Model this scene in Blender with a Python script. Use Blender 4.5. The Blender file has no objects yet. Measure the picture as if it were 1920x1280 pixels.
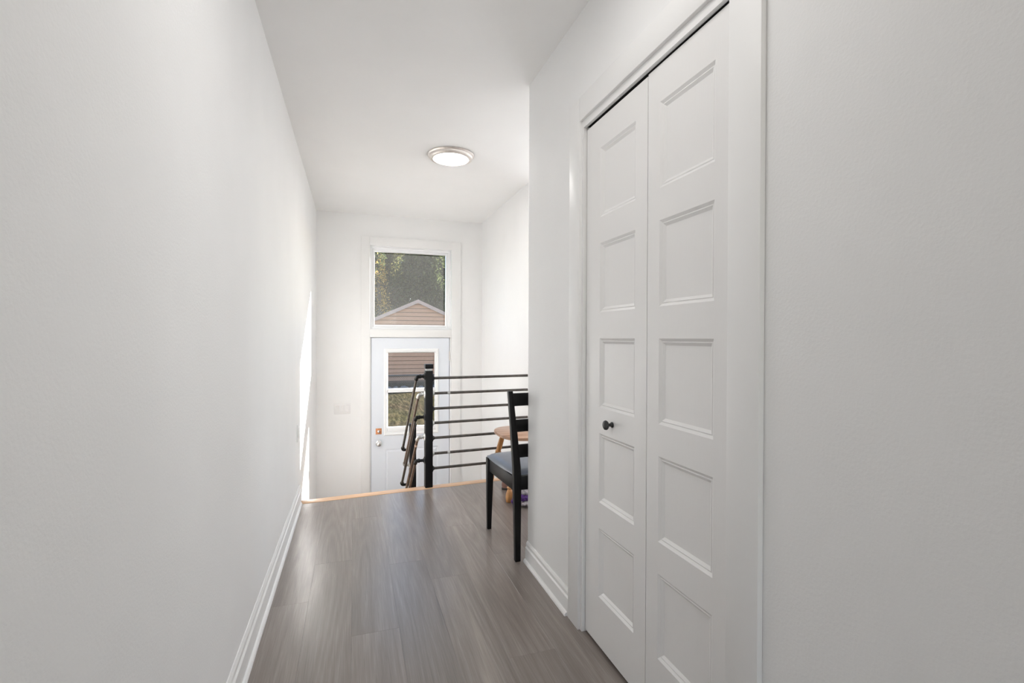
import bpy, bmesh, math, random
import numpy as np
from mathutils import Vector, Matrix

random.seed(7)
rng = np.random.default_rng(7)
scene = bpy.context.scene
COL = scene.collection

# ------------------------------------------------------------------ camera
YAW, PITCH, ROLL = math.radians(18.1616), math.radians(-0.4235), math.radians(0.1789)
CAM_H = 1.1922
F = Vector((math.sin(YAW) * math.cos(PITCH), math.cos(YAW) * math.cos(PITCH), math.sin(PITCH)))
R = Vector((math.cos(YAW), -math.sin(YAW), 0))
U = R.cross(F)
R2 = R * math.cos(ROLL) + U * math.sin(ROLL)
U2 = U * math.cos(ROLL) - R * math.sin(ROLL)
cam_data = bpy.data.cameras.new('camera')
cam = bpy.data.objects.new('camera', cam_data)
COL.objects.link(cam)
cam_data.sensor_width = 36.0
cam_data.lens = 904.628 * 36.0 / 1920.0
cam_data.clip_start = 0.02
m3 = Matrix((R2, U2, -F)).transposed()
cam.matrix_world = Matrix.Translation((0, 0, CAM_H)) @ m3.to_4x4()
scene.camera = cam

# ------------------------------------------------------------------ view, world, lights
scene.view_settings.view_transform = 'Standard'
scene.view_settings.look = 'None'
scene.view_settings.gamma = 1.0
scene.view_settings.use_curve_mapping = False
scene.view_settings.exposure = 0.84
scene.cycles.max_bounces = 14
scene.cycles.diffuse_bounces = 8
scene.cycles.transparent_max_bounces = 16
scene.cycles.sample_clamp_indirect = 6.0
scene.cycles.caustics_reflective = False
scene.cycles.caustics_refractive = False

ZC_ = 2.5276
SUN_DIR = Vector((-1.0, -1.25, -0.83)).normalized()
SUN_ELEV = math.asin(-SUN_DIR.z)
world = bpy.data.worlds.new('sky_world')
scene.world = world
world.use_nodes = True
wn = world.node_tree
wn.nodes.clear()
wo = wn.nodes.new('ShaderNodeOutputWorld')
wb = wn.nodes.new('ShaderNodeBackground')
sky = wn.nodes.new('ShaderNodeTexSky')
sky.sky_type = 'NISHITA'
sky.sun_disc = False
sky.sun_elevation = SUN_ELEV
sky.sun_rotation = math.atan2(-SUN_DIR.x, -SUN_DIR.y)
sky.dust_density = 0.3
wb.inputs['Strength'].default_value = 0.22
wn.links.new(sky.outputs[0], wb.inputs['Color'])
wn.links.new(wb.outputs[0], wo.inputs['Surface'])

def light(name, kind, energy, color, loc=(0, 0, 0), rot=None, size=None):
    d = bpy.data.lights.new(name, kind)
    d.energy = energy
    d.color = color
    o = bpy.data.objects.new(name, d)
    COL.objects.link(o)
    o.location = loc
    if rot is not None:
        o.rotation_mode = 'QUATERNION'
        o.rotation_quaternion = Vector(rot).to_track_quat('-Z', 'Y')
    if size:
        d.shape = 'RECTANGLE'
        d.size, d.size_y = size
    return o

sun = light('sun', 'SUN', 21.0, (1.0, 0.975, 0.945), (6, 12, 8), SUN_DIR)
sun.data.angle = math.radians(0.53)
# daylight at the dining and living room windows, added dining fill, hall lamp
light('daylight_dining_window', 'AREA', 7.0, (0.97, 0.985, 1.0), (4.36, 3.3, 1.5), (-1, 0, 0.3), (0.9, 1.1))
light('added_dining_fill', 'AREA', 26.0, (0.97, 0.985, 1.0), (2.95, 5.05, 1.75), (-0.95, -1.1, -0.1), (1.2, 1.2))  # unseen fill light, added to brighten the left wall and closet doors
light('hall_ceiling_lamp', 'AREA', 2.8, (1.0, 0.975, 0.95), (0.26, 1.10, ZC_ - 0.04), (0, 0, -1), (0.55, 0.55))
light('daylight_living_window', 'AREA', 26.0, (1.0, 0.975, 0.95), (0.6, -3.85, 1.3), (0, 1, 0.4), (2.6, 1.6))

# ------------------------------------------------------------------ helpers
def tag(o, label=None, cat=None, group=None, kind=None):
    if label: o['label'] = label
    if cat: o['category'] = cat
    if group: o['group'] = group
    if kind: o['kind'] = kind
    return o

def empty(name, loc=(0, 0, 0), parent=None):
    o = bpy.data.objects.new(name, None)
    COL.objects.link(o)
    o.empty_display_size = 0.1
    o.location = loc
    if parent: o.parent = parent
    return o

class MB:
    """collects simple shapes into ONE mesh; coordinates are world, shifted to the origin given at build"""
    def __init__(self):
        self.v, self.f, self.sm = [], [], []
    def add(self, verts, faces, smooth=False):
        b = len(self.v)
        self.v += [tuple(p) for p in verts]
        self.f += [tuple(i + b for i in f) for f in faces]
        self.sm += [smooth] * len(faces)
        return self
    def box(self, a, b):
        (x0, y0, z0), (x1, y1, z1) = a, b
        vs = [(x0,y0,z0),(x1,y0,z0),(x1,y1,z0),(x0,y1,z0),(x0,y0,z1),(x1,y0,z1),(x1,y1,z1),(x0,y1,z1)]
        return self.add(vs, [(0,3,2,1),(4,5,6,7),(0,1,5,4),(1,2,6,5),(2,3,7,6),(3,0,4,7)])
    def prism(self, poly, z0, z1):
        n = len(poly)
        vs = [(x, y, z0) for x, y in poly] + [(x, y, z1) for x, y in poly]
        fs = [tuple(range(n))[::-1], tuple(range(n, 2*n))]
        fs += [(i, (i+1) % n, n + (i+1) % n, n + i) for i in range(n)]
        return self.add(vs, fs)
    def tube(self, pts, r, n=12, smooth=True, caps=True):
        pts = [Vector(p) for p in pts]
        rs = r if isinstance(r, (list, tuple)) else [r] * len(pts)
        vs, fs = [], []
        ref = None
        for i, p in enumerate(pts):
            if i == 0: t = pts[1] - pts[0]
            elif i == len(pts) - 1: t = pts[-1] - pts[-2]
            else: t = (pts[i+1] - p).normalized() + (p - pts[i-1]).normalized()
            t.normalize()
            if ref is None:
                ref = Vector((0, 0, 1)) if abs(t.z) < 0.9 else Vector((1, 0, 0))
            a = (ref - t * ref.dot(t)).normalized()
            ref = a
            b = t.cross(a)
            for k in range(n):
                w = 2 * math.pi * k / n
                vs.append(p + (a * math.cos(w) + b * math.sin(w)) * rs[i])
        for i in range(len(pts) - 1):
            for k in range(n):
                fs.append((i*n + k, i*n + (k+1) % n, (i+1)*n + (k+1) % n, (i+1)*n + k))
        self.add(vs, fs, smooth)
        if caps:
            m = len(self.v) - len(vs)
            self.f.append(tuple(m + k for k in range(n))[::-1]); self.sm.append(False)
            e = m + (len(pts)-1)*n
            self.f.append(tuple(e + k for k in range(n))); self.sm.append(False)
        return self
    def lathe(self, origin, axis, prof, n=32, smooth=True):
        """prof: list of (distance along axis, radius)"""
        ax = Vector(axis).normalized()
        ref = Vector((0, 0, 1)) if abs(ax.z) < 0.9 else Vector((1, 0, 0))
        a = (ref - ax * ref.dot(ax)).normalized(); b = ax.cross(a)
        o = Vector(origin)
        vs, fs = [], []
        for d, r in prof:
            for k in range(n):
                w = 2 * math.pi * k / n
                vs.append(o + ax * d + (a * math.cos(w) + b * math.sin(w)) * max(r, 1e-5))
        for i in range(len(prof) - 1):
            for k in range(n):
                fs.append((i*n + k, i*n + (k+1) % n, (i+1)*n + (k+1) % n, (i+1)*n + k))
        self.add(vs, fs, smooth)
        m = len(self.v) - len(vs)
        self.f.append(tuple(m + k for k in range(n))[::-1]); self.sm.append(False)
        e = m + (len(prof)-1)*n
        self.f.append(tuple(e + k for k in range(n))); self.sm.append(False)
        return self
    def loft(self, rings, smooth=True):
        n = len(rings[0])
        vs = [p for r in rings for p in r]
        fs = []
        for i in range(len(rings) - 1):
            for k in range(n):
                fs.append((i*n + k, i*n + (k+1) % n, (i+1)*n + (k+1) % n, (i+1)*n + k))
        self.add(vs, fs, smooth)
        m = len(self.v) - len(vs)
        self.f.append(tuple(m + k for k in range(n))[::-1]); self.sm.append(False)
        e = m + (len(rings)-1)*n
        self.f.append(tuple(e + k for k in range(n))); self.sm.append(False)
        return self
    def build(self, name, mat, parent=None, origin=None, bevel=0.0, segs=2, local=False):
        """origin: world position of the object; default: parent's origin"""
        if origin is None:
            po = Vector((0, 0, 0))
            q = parent
            while q is not None:
                po += q.location; q = q.parent
            org = po
            loc = Vector((0, 0, 0)) if parent else Vector((0, 0, 0))
        else:
            org = Vector(origin)
            po = Vector((0, 0, 0)); q = parent
            while q is not None:
                po += q.location; q = q.parent
            loc = org - po
        me = bpy.data.meshes.new(name)
        me.from_pydata([tuple(Vector(p) - org) for p in self.v], [], self.f)
        bm = bmesh.new(); bm.from_mesh(me)
        for f, s in zip(bm.faces, self.sm): f.smooth = s
        bmesh.ops.recalc_face_normals(bm, faces=bm.faces)
        if bevel > 0:
            es = [e for e in bm.edges if len(e.link_faces) == 2 and e.calc_face_angle(0) > 0.6]
            bmesh.ops.bevel(bm, geom=es, offset=bevel, segments=segs, affect='EDGES', profile=0.5, clamp_overlap=True)
            for f in bm.faces: f.smooth = True
        bm.to_mesh(me); bm.free()
        if bevel > 0 or any(self.sm):
            try: me.set_sharp_from_angle(angle=math.radians(40))
            except Exception: pass
        o = bpy.data.objects.new(name, me)
        COL.objects.link(o)
        if mat: me.materials.append(mat)
        if parent: o.parent = parent
        o.location = loc
        return o

# ------------------------------------------------------------------ materials
def new_mat(name):
    m = bpy.data.materials.new(name)
    m.use_nodes = True
    nt = m.node_tree
    b = nt.nodes['Principled BSDF']
    return m, nt, b

def plain(name, col, rough=0.5, metal=0.0, noise=0.0, nscale=20.0, bump=0.0, bscale=200.0, bdist=0.002, stretch=None, spec=0.5):
    m, nt, b = new_mat(name)
    b.inputs['Base Color'].default_value = (*col, 1)
    b.inputs['Roughness'].default_value = rough
    b.inputs['Metallic'].default_value = metal
    b.inputs['Specular IOR Level'].default_value = spec
    tc = nt.nodes.new('ShaderNodeTexCoord')
    mp = nt.nodes.new('ShaderNodeMapping')
    if stretch: mp.inputs['Scale'].default_value = stretch
    nt.links.new(tc.outputs['Object'], mp.inputs['Vector'])
    if noise > 0:
        n = nt.nodes.new('ShaderNodeTexNoise'); n.inputs['Scale'].default_value = nscale; n.inputs['Detail'].default_value = 5
        nt.links.new(mp.outputs[0], n.inputs['Vector'])
        r = nt.nodes.new('ShaderNodeValToRGB')
        r.color_ramp.elements[0].position = 0.3; r.color_ramp.elements[1].position = 0.7
        r.color_ramp.elements[0].color = (*[c * (1 - noise) for c in col], 1)
        r.color_ramp.elements[1].color = (*[min(1, c * (1 + noise)) for c in col], 1)
        nt.links.new(n.outputs['Fac'], r.inputs[0]); nt.links.new(r.outputs[0], b.inputs['Base Color'])
    if bump > 0:
        n2 = nt.nodes.new('ShaderNodeTexNoise'); n2.inputs['Scale'].default_value = bscale; n2.inputs['Detail'].default_value = 3
        nt.links.new(mp.outputs[0], n2.inputs['Vector'])
        bp = nt.nodes.new('ShaderNodeBump'); bp.inputs['Strength'].default_value = bump; bp.inputs['Distance'].default_value = bdist
        nt.links.new(n2.outputs['Fac'], bp.inputs['Height']); nt.links.new(bp.outputs[0], b.inputs['Normal'])
    return m

M = {}
M['wall'] = plain('wall_paint', (0.865, 0.867, 0.867), 0.6, noise=0.012, nscale=3, bump=0.35, bscale=150, bdist=0.0015, spec=0.25)
M['ceil'] = plain('ceiling_paint', (0.885, 0.885, 0.882), 0.8, noise=0.01, nscale=3, bump=0.1, bscale=120, bdist=0.001)
M['trim'] = plain('trim_paint', (0.86, 0.86, 0.857), 0.4, bump=0.05, bscale=60, bdist=0.001, stretch=(1, 1, 0.1), spec=0.25)
M['leaf_door'] = plain('door_paint', (0.855, 0.85, 0.845), 0.4, bump=0.22, bscale=260, bdist=0.0008, stretch=(1, 1, 0.06))
M['ext_door'] = plain('exterior_door_paint', (0.77, 0.81, 0.87), 0.35, bump=0.03, bscale=40)
M['vinyl'] = plain('white_vinyl', (0.90, 0.91, 0.92), 0.3, bump=0.02, bscale=40)
M['plastic'] = plain('white_plastic', (0.825, 0.82, 0.82), 0.3, bump=0.02, bscale=80)
M['black_metal'] = plain('black_powder_coat', (0.006, 0.006, 0.0065), 0.4, spec=0.22, bump=0.1, bscale=300, bdist=0.0005)
M['pipe'] = plain('black_iron_pipe', (0.085, 0.077, 0.070), 0.38, metal=0.55, noise=0.3, nscale=30, bump=0.1, bscale=200, bdist=0.0005)
M['pipe_brown'] = plain('brown_iron_pipe', (0.13, 0.095, 0.075), 0.42, metal=0.45, noise=0.3, nscale=25, bump=0.1, bscale=200, bdist=0.0005)
M['galv'] = plain('galvanised_fitting', (0.52, 0.52, 0.51), 0.35, metal=0.85, noise=0.15, nscale=60)
M['chrome'] = plain('satin_chrome', (0.72, 0.71, 0.70), 0.16, metal=1.0, noise=0.03)
M['copper'] = plain('copper_plate', (0.60, 0.26, 0.12), 0.4, metal=0.5, noise=0.15, nscale=60)
M['nickel'] = plain('brushed_nickel', (0.78, 0.735, 0.70), 0.4, metal=0.75, noise=0.05, nscale=80)
M['knob_black'] = plain('black_knob', (0.012, 0.013, 0.014), 0.25, noise=0.1)
M['gap'] = plain('shadow_gap_dark', (0.02, 0.02, 0.02), 0.9, noise=0.1)
M['oak'] = plain('oak_nosing', (0.64, 0.41, 0.245), 0.35, noise=0.18, nscale=9, bump=0.05, bscale=60, stretch=(0.6, 9, 9))
M['honey'] = plain('honey_turned_wood', (0.52, 0.25, 0.085), 0.32, noise=0.22, nscale=16, stretch=(6, 6, 0.7))
M['chair_black'] = plain('black_stained_wood', (0.006, 0.0055, 0.0055), 0.42, spec=0.18, noise=0.25, nscale=20, bump=0.06, bscale=90, stretch=(5, 5, 0.5))
M['vinyl_seat'] = plain('blue_grey_vinyl', (0.115, 0.13, 0.165), 0.30, noise=0.08, nscale=14, bump=0.15, bscale=420, bdist=0.0006)
M['sticker'] = plain('paper_sticker', (0.50, 0.50, 0.49), 0.6, noise=0.45, nscale=90)
M['tan_sticker'] = plain('tan_sticker', (0.62, 0.47, 0.36), 0.6, noise=0.2, nscale=90)
M['knit_grey'] = plain('grey_knit', (0.42, 0.39, 0.42), 0.95, noise=0.45, nscale=70, bump=1.0, bscale=110, bdist=0.006)
M['knit_purple'] = plain('purple_knit', (0.13, 0.055, 0.26), 0.95, noise=0.6, nscale=60, bump=1.0, bscale=110, bdist=0.008)
M['boot'] = plain('pink_brown_suede', (0.30, 0.17, 0.14), 0.85, noise=0.2, nscale=40, bump=0.2, bscale=200)
M['sole'] = plain('dark_rubber_sole', (0.03, 0.025, 0.022), 0.7, noise=0.2)
M['stair'] = plain('stair_tread_wood', (0.40, 0.27, 0.16), 0.4, noise=0.2, nscale=8, stretch=(0.6, 8, 8))
M['gap_shade'] = plain('siding_gap_shade', (0.13, 0.08, 0.06), 0.95, noise=0.1)  # garage wall behind the boards: shade of the siding gaps put into its colour
M['roof'] = plain('pale_fascia', (0.42, 0.31, 0.28), 0.7, noise=0.08)
M['shingle'] = plain('grey_roofing', (0.20, 0.17, 0.16), 0.9, noise=0.3, nscale=30)
M['siding'] = plain('pink_beige_siding', (0.47, 0.26, 0.17), 0.8, noise=0.10, nscale=30, bump=0.2, bscale=60, stretch=(0.3, 1, 3))
M['stone'] = plain('dark_blue_grey_stone', (0.10, 0.105, 0.115), 0.9, noise=0.4, nscale=14, bump=0.6, bscale=25, bdist=0.03)
M['fence'] = plain('dark_fence_wire', (0.10, 0.09, 0.085), 0.5, metal=0.4, noise=0.2)
M['bark'] = plain('tree_bark', (0.07, 0.055, 0.04), 0.95, noise=0.4, nscale=8, bump=0.8, bscale=20, bdist=0.03)

def ground_mat():
    m, nt, b = new_mat('leaf_strewn_lawn')
    tc = nt.nodes.new('ShaderNodeTexCoord')
    n1 = nt.nodes.new('ShaderNodeTexNoise'); n1.inputs['Scale'].default_value = 16; n1.inputs['Detail'].default_value = 8; n1.inputs['Roughness'].default_value = 0.75
    n2 = nt.nodes.new('ShaderNodeTexNoise'); n2.inputs['Scale'].default_value = 0.6
    gm = nt.nodes.new('ShaderNodeMapping'); gm.inputs['Scale'].default_value = (0.8, 0.09, 0.5)
    nt.links.new(tc.outputs['Object'], gm.inputs['Vector'])
    nt.links.new(gm.outputs[0], n1.inputs['Vector']); nt.links.new(tc.outputs['Object'], n2.inputs['Vector'])
    r = nt.nodes.new('ShaderNodeValToRGB')
    e = r.color_ramp.elements
    e[0].position = 0.36; e[0].color = (0.007, 0.006, 0.003, 1)
    e[1].position = 0.66; e[1].color = (0.09, 0.07, 0.038, 1)
    x = e.new(0.5); x.color = (0.029, 0.025, 0.012, 1)
    nt.links.new(n1.outputs['Fac'], r.inputs[0])
    mx = nt.nodes.new('ShaderNodeMixRGB'); mx.blend_type = 'MULTIPLY'; mx.inputs[0].default_value = 0.35
    nt.links.new(r.outputs[0], mx.inputs[1]); nt.links.new(n2.outputs['Color'], mx.inputs[2])
    nt.links.new(mx.outputs[0], b.inputs['Base Color'])
    b.inputs['Roughness'].default_value = 0.95
    b.inputs['Specular IOR Level'].default_value = 0.0
    return m
M['ground'] = ground_mat()

def plank_mat():
    m, nt, b = new_mat('greige_vinyl_plank')
    L = nt.links.new
    tc = nt.nodes.new('ShaderNodeTexCoord')
    oi = nt.nodes.new('ShaderNodeObjectInfo')
    add = nt.nodes.new('ShaderNodeVectorMath'); add.operation = 'MULTIPLY_ADD'
    comb = nt.nodes.new('ShaderNodeCombineXYZ')
    ml = nt.nodes.new('ShaderNodeMath'); ml.operation = 'MULTIPLY'; ml.inputs[1].default_value = 37.0
    L(oi.outputs['Random'], ml.inputs[0])
    for k in range(3): L(ml.outputs[0], comb.inputs[k])
    add.inputs[1].default_value = (1, 1, 1)
    L(tc.outputs['Object'], add.inputs[0]); L(comb.outputs[0], add.inputs[2])
    # wandering grain direction
    wmap = nt.nodes.new('ShaderNodeMapping'); wmap.inputs['Scale'].default_value = (3.0, 0.9, 1)
    L(add.outputs[0], wmap.inputs['Vector'])
    wn_ = nt.nodes.new('ShaderNodeTexNoise'); wn_.inputs['Scale'].default_value = 1.0; wn_.inputs['Detail'].default_value = 2
    L(wmap.outputs[0], wn_.inputs['Vector'])
    # cathedral rings
    rmap = nt.nodes.new('ShaderNodeMapping'); rmap.inputs['Scale'].default_value = (9.0, 0.55, 1)
    L(add.outputs[0], rmap.inputs['Vector'])
    rn = nt.nodes.new('ShaderNodeTexNoise'); rn.inputs['Scale'].default_value = 0.9; rn.inputs['Detail'].default_value = 1
    L(rmap.outputs[0], rn.inputs['Vector'])
    rm = nt.nodes.new('ShaderNodeMath'); rm.operation = 'MULTIPLY'; rm.inputs[1].default_value = 11.0
    L(rn.outputs['Fac'], rm.inputs[0])
    rs = nt.nodes.new('ShaderNodeMath'); rs.operation = 'PINGPONG'; rs.inputs[1].default_value = 0.5
    L(rm.outputs[0], rs.inputs[0])
    # fine fibres
    fmap = nt.nodes.new('ShaderNodeMapping'); fmap.inputs['Scale'].default_value = (300.0, 7.0, 1)
    L(add.outputs[0], fmap.inputs['Vector'])
    fn = nt.nodes.new('ShaderNodeTexNoise'); fn.inputs['Scale'].default_value = 1.0; fn.inputs['Detail'].default_value = 4; fn.inputs['Roughness'].default_value = 0.6
    L(fmap.outputs[0], fn.inputs['Vector'])
    # broad streaks
    smap = nt.nodes.new('ShaderNodeMapping'); smap.inputs['Scale'].default_value = (13.0, 0.8, 1)
    L(add.outputs[0], smap.inputs['Vector'])
    sn = nt.nodes.new('ShaderNodeTexNoise'); sn.inputs['Scale'].default_value = 1.0; sn.inputs['Detail'].default_value = 3
    L(smap.outputs[0], sn.inputs['Vector'])
    a1 = nt.nodes.new('ShaderNodeMath'); a1.operation = 'MULTIPLY_ADD'; a1.inputs[1].default_value = 0.26
    L(rs.outputs[0], a1.inputs[0])
    a0 = nt.nodes.new('ShaderNodeMath'); a0.operation = 'MULTIPLY'; a0.inputs[1].default_value = 0.55
    L(fn.outputs['Fac'], a0.inputs[0]); L(a0.outputs[0], a1.inputs[2])
    a2 = nt.nodes.new('ShaderNodeMath'); a2.operation = 'MULTIPLY_ADD'; a2.inputs[1].default_value = 0.38
    L(sn.outputs['Fac'], a2.inputs[0]); L(a1.outputs[0], a2.inputs[2])
    r = nt.nodes.new('ShaderNodeValToRGB')
    e = r.color_ramp.elements
    e[0].position = 0.28; e[0].color = (0.148, 0.124, 0.111, 1)
    e[1].position = 0.78; e[1].color = (0.325, 0.288, 0.262, 1)
    x = e.new(0.56); x.color = (0.232, 0.197, 0.176, 1)
    L(a2.outputs[0], r.inputs[0])
    # pale sapwood streaks
    pr = nt.nodes.new('ShaderNodeValToRGB')
    pr.color_ramp.elements[0].position = 0.66; pr.color_ramp.elements[0].color = (0, 0, 0, 1)
    pr.color_ramp.elements[1].position = 0.78; pr.color_ramp.elements[1].color = (0.55, 0.55, 0.55, 1)
    L(sn.outputs['Fac'], pr.inputs[0])
    mx = nt.nodes.new('ShaderNodeMixRGB'); mx.inputs[2].default_value = (0.40, 0.345, 0.30, 1)
    L(pr.outputs[0], mx.inputs[0]); L(r.outputs[0], mx.inputs[1])
    hv = nt.nodes.new('ShaderNodeHueSaturation')
    vv = nt.nodes.new('ShaderNodeMapRange'); vv.inputs['To Min'].default_value = 0.90; vv.inputs['To Max'].default_value = 1.10
    L(oi.outputs['Random'], vv.inputs['Value']); L(vv.outputs[0], hv.inputs['Value'])
    L(mx.outputs[0], hv.inputs['Color'])
    L(hv.outputs[0], b.inputs['Base Color'])
    b.inputs['Roughness'].default_value = 0.29
    b.inputs['Specular IOR Level'].default_value = 0.8
    bp = nt.nodes.new('ShaderNodeBump'); bp.inputs['Strength'].default_value = 0.12; bp.inputs['Distance'].default_value = 0.001
    L(fn.outputs['Fac'], bp.inputs['Height']); L(bp.outputs[0], b.inputs['Normal'])
    return m
M['plank'] = plank_mat()

def tabletop_mat():
    m, nt, b = new_mat('joined_board_top')
    L = nt.links.new
    tc = nt.nodes.new('ShaderNodeTexCoord')
    mp = nt.nodes.new('ShaderNodeMapping'); mp.inputs['Rotation'].default_value = (0, 0, 0.2); mp.inputs['Scale'].default_value = (1.6, 11, 4)
    L(tc.outputs['Object'], mp.inputs['Vector'])
    n = nt.nodes.new('ShaderNodeTexNoise'); n.inputs['Scale'].default_value = 1.3; n.inputs['Detail'].default_value = 4
    L(mp.outputs[0], n.inputs['Vector'])
    r = nt.nodes.new('ShaderNodeValToRGB')
    r.color_ramp.elements[0].position = 0.35; r.color_ramp.elements[0].color = (0.30, 0.155, 0.085, 1)
    r.color_ramp.elements[1].position = 0.62; r.color_ramp.elements[1].color = (0.56, 0.36, 0.25, 1)
    L(n.outputs['Fac'], r.inputs[0]); L(r.outputs[0], b.inputs['Base Color'])
    b.inputs['Roughness'].default_value = 0.3
    return m
M['tabletop'] = tabletop_mat()

def glass_mat(name, dust, dscale, tint=(1, 1, 1)):
    m = bpy.data.materials.new(name); m.use_nodes = True
    nt = m.node_tree; nt.nodes.clear(); L = nt.links.new
    out = nt.nodes.new('ShaderNodeOutputMaterial')
    tr = nt.nodes.new('ShaderNodeBsdfTransparent'); tr.inputs[0].default_value = (*tint, 1)
    gl = nt.nodes.new('ShaderNodeBsdfGlossy'); gl.inputs['Roughness'].default_value = 0.02
    fr = nt.nodes.new('ShaderNodeFresnel'); fr.inputs['IOR'].default_value = 1.16
    m1 = nt.nodes.new('ShaderNodeMixShader')
    L(fr.outputs[0], m1.inputs[0]); L(tr.outputs[0], m1.inputs[1]); L(gl.outputs[0], m1.inputs[2])
    df = nt.nodes.new('ShaderNodeBsdfTranslucent'); df.inputs[0].default_value = (0.85, 0.84, 0.80, 1)
    tc = nt.nodes.new('ShaderNodeTexCoord')
    n1 = nt.nodes.new('ShaderNodeTexNoise'); n1.inputs['Scale'].default_value = dscale; n1.inputs['Detail'].default_value = 6; n1.inputs['Roughness'].default_value = 0.7
    n2 = nt.nodes.new('ShaderNodeTexNoise'); n2.inputs['Scale'].default_value = 2.2
    L(tc.outputs['Object'], n1.inputs['Vector']); L(tc.outputs['Object'], n2.inputs['Vector'])
    r = nt.nodes.new('ShaderNodeValToRGB'); r.color_ramp.elements[0].position = 0.4; r.color_ramp.elements[1].position = 0.75
    L(n1.outputs['Fac'], r.inputs[0])
    mu = nt.nodes.new('ShaderNodeMath'); mu.operation = 'MULTIPLY'
    L(r.outputs[0], mu.inputs[0]); L(n2.outputs['Fac'], mu.inputs[1])
    m_ = nt.nodes.new('ShaderNodeMath'); m_.operation = 'MULTIPLY_ADD'; m_.inputs[1].default_value = dust * 1.6; m_.inputs[2].default_value = dust * 0.5
    L(mu.outputs[0], m_.inputs[0])
    m2 = nt.nodes.new('ShaderNodeMixShader')
    L(m_.outputs[0], m2.inputs[0]); L(m1.outputs[0], m2.inputs[1]); L(df.outputs[0], m2.inputs[2])
    L(m2.outputs[0], out.inputs['Surface'])
    return m
M['glass_dusty'] = glass_mat('dusty_window_glass', 0.017, 160)
M['glass'] = glass_mat('window_glass', 0.007, 120)

def lamp_mat():
    m, nt, b = new_mat('lit_lamp_diffuser')
    b.inputs['Base Color'].default_value = (0.9, 0.9, 0.88, 1)
    b.inputs['Emission Color'].default_value = (1.0, 0.975, 0.945, 1)
    b.inputs['Emission Strength'].default_value = 20.0
    return m
M['lamp'] = lamp_mat()

def leaf_mat(name, c1, c2, trans=0.45):
    m = bpy.data.materials.new(name); m.use_nodes = True
    nt = m.node_tree; nt.nodes.clear(); L = nt.links.new
    out = nt.nodes.new('ShaderNodeOutputMaterial')
    geo = nt.nodes.new('ShaderNodeNewGeometry')
    r = nt.nodes.new('ShaderNodeValToRGB')
    r.color_ramp.elements[0].color = (*c1, 1); r.color_ramp.elements[1].color = (*c2, 1)
    L(geo.outputs['Random Per Island'], r.inputs[0])
    d = nt.nodes.new('ShaderNodeBsdfDiffuse'); t = nt.nodes.new('ShaderNodeBsdfTranslucent')
    L(r.outputs[0], d.inputs[0]); L(r.outputs[0], t.inputs[0])
    mx = nt.nodes.new('ShaderNodeMixShader'); mx.inputs[0].default_value = trans
    L(d.outputs[0], mx.inputs[1]); L(t.outputs[0], mx.inputs[2]); L(mx.outputs[0], out.inputs['Surface'])
    return m
M['leaf_green'] = leaf_mat('dark_green_leaves', (0.035, 0.05, 0.022), (0.10, 0.12, 0.045))
M['leaf_olive'] = leaf_mat('olive_leaves', (0.06, 0.065, 0.03), (0.20, 0.19, 0.07))
M['leaf_yellow'] = leaf_mat('yellow_autumn_leaves', (0.45, 0.25, 0.06), (0.92, 0.66, 0.20), 0.6)

# ------------------------------------------------------------------ dimensions
XL = -0.3736          # left wall face
XR = 0.8847           # closet wall face
YC = 2.415            # end of closet wall
XS = 1.4266           # stairwell right wall face
YB = 5.4753           # end wall with the exterior door
ZC = 2.5276           # ceiling
ZD = -0.84            # lower landing
Y0 = 0.25             # where the hall opens to the room behind the camera
def edge_in(x): return 3.735 + 0.077 * (x + 0.37)     # floor / nosing joint
def edge_out(x): return edge_in(x) + 0.082            # nosing front

# ------------------------------------------------------------------ room shell
def struct(name, mb, mat, origin, **k):
    o = mb.build(name, mat, None, origin, **k)
    o['kind'] = 'structure'
    return o

TW = 0.12
struct('wall_left', MB().box((XL-TW, Y0, ZD-0.1), (XL, YB+0.16, ZC)), M['wall'], (XL, 2.5, 0))
# closet wall with the bifold opening
OY0, OY1, OZ = 0.945, 1.790, 2.082
mb = MB()
mb.box((XR, Y0, -0.2), (XR+0.10, OY0, ZC))
mb.box((XR, OY1, -0.2), (XR+0.10, YC, ZC))
mb.box((XR, OY0, OZ), (XR+0.10, OY1, ZC))
struct('wall_right', mb, M['wall'], (XR, 1.3, 0))
mb = MB()
mb.box((XR+0.10, YC-0.10, -0.2), (4.5, YC, ZC))            # south wall of the dining area
mb.box((XR+0.10, Y0, -0.2), (1.65, Y0+0.10, ZC))
mb.box((1.55, Y0+0.10, -0.2), (1.65, YC-0.10, ZC))
struct('wall_closet_back', mb, M['wall'], (1.5, 1.3, 0))
# end wall with door and transom openings
DX0, DX1 = 0.155, 1.072
mb = MB()
mb.box((XL, YB, ZD-0.1), (DX0, YB+0.16, ZC))
mb.box((DX1, YB, ZD-0.1), (XS, YB+0.16, ZC))
mb.box((DX0, YB, 2.205), (DX1, YB+0.16, ZC))
mb.box((DX0, YB, 1.205), (DX1, YB+0.16, 1.268))
mb.box((DX0, YB, ZD-0.1), (DX1, YB+0.16, ZD-0.002))
struct('wall_end', mb, M['wall'], (0.5, YB, 0))
struct('wall_stair_right', MB().box((XS, 3.90, ZD-0.1), (XS+TW, YB+0.16, ZC)), M['wall'], (XS, 4.7, 0))
# dining area beyond the corner, with a window in its far wall
mb = MB()
mb.box((XS+TW, YB, -0.3), (4.62, YB+0.16, ZC))
mb.box((4.5, YC-0.1, -0.3), (4.62, 2.80, ZC)); mb.box((4.5, 3.80, -0.3), (4.62, YB, ZC))
mb.box((4.5, 2.80, -0.3), (4.62, 3.80, 0.92)); mb.box((4.5, 2.80, 2.18), (4.62, 3.80, ZC))
struct('wall_dining', mb, M['wall'], (4.5, 4, 0))
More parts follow.
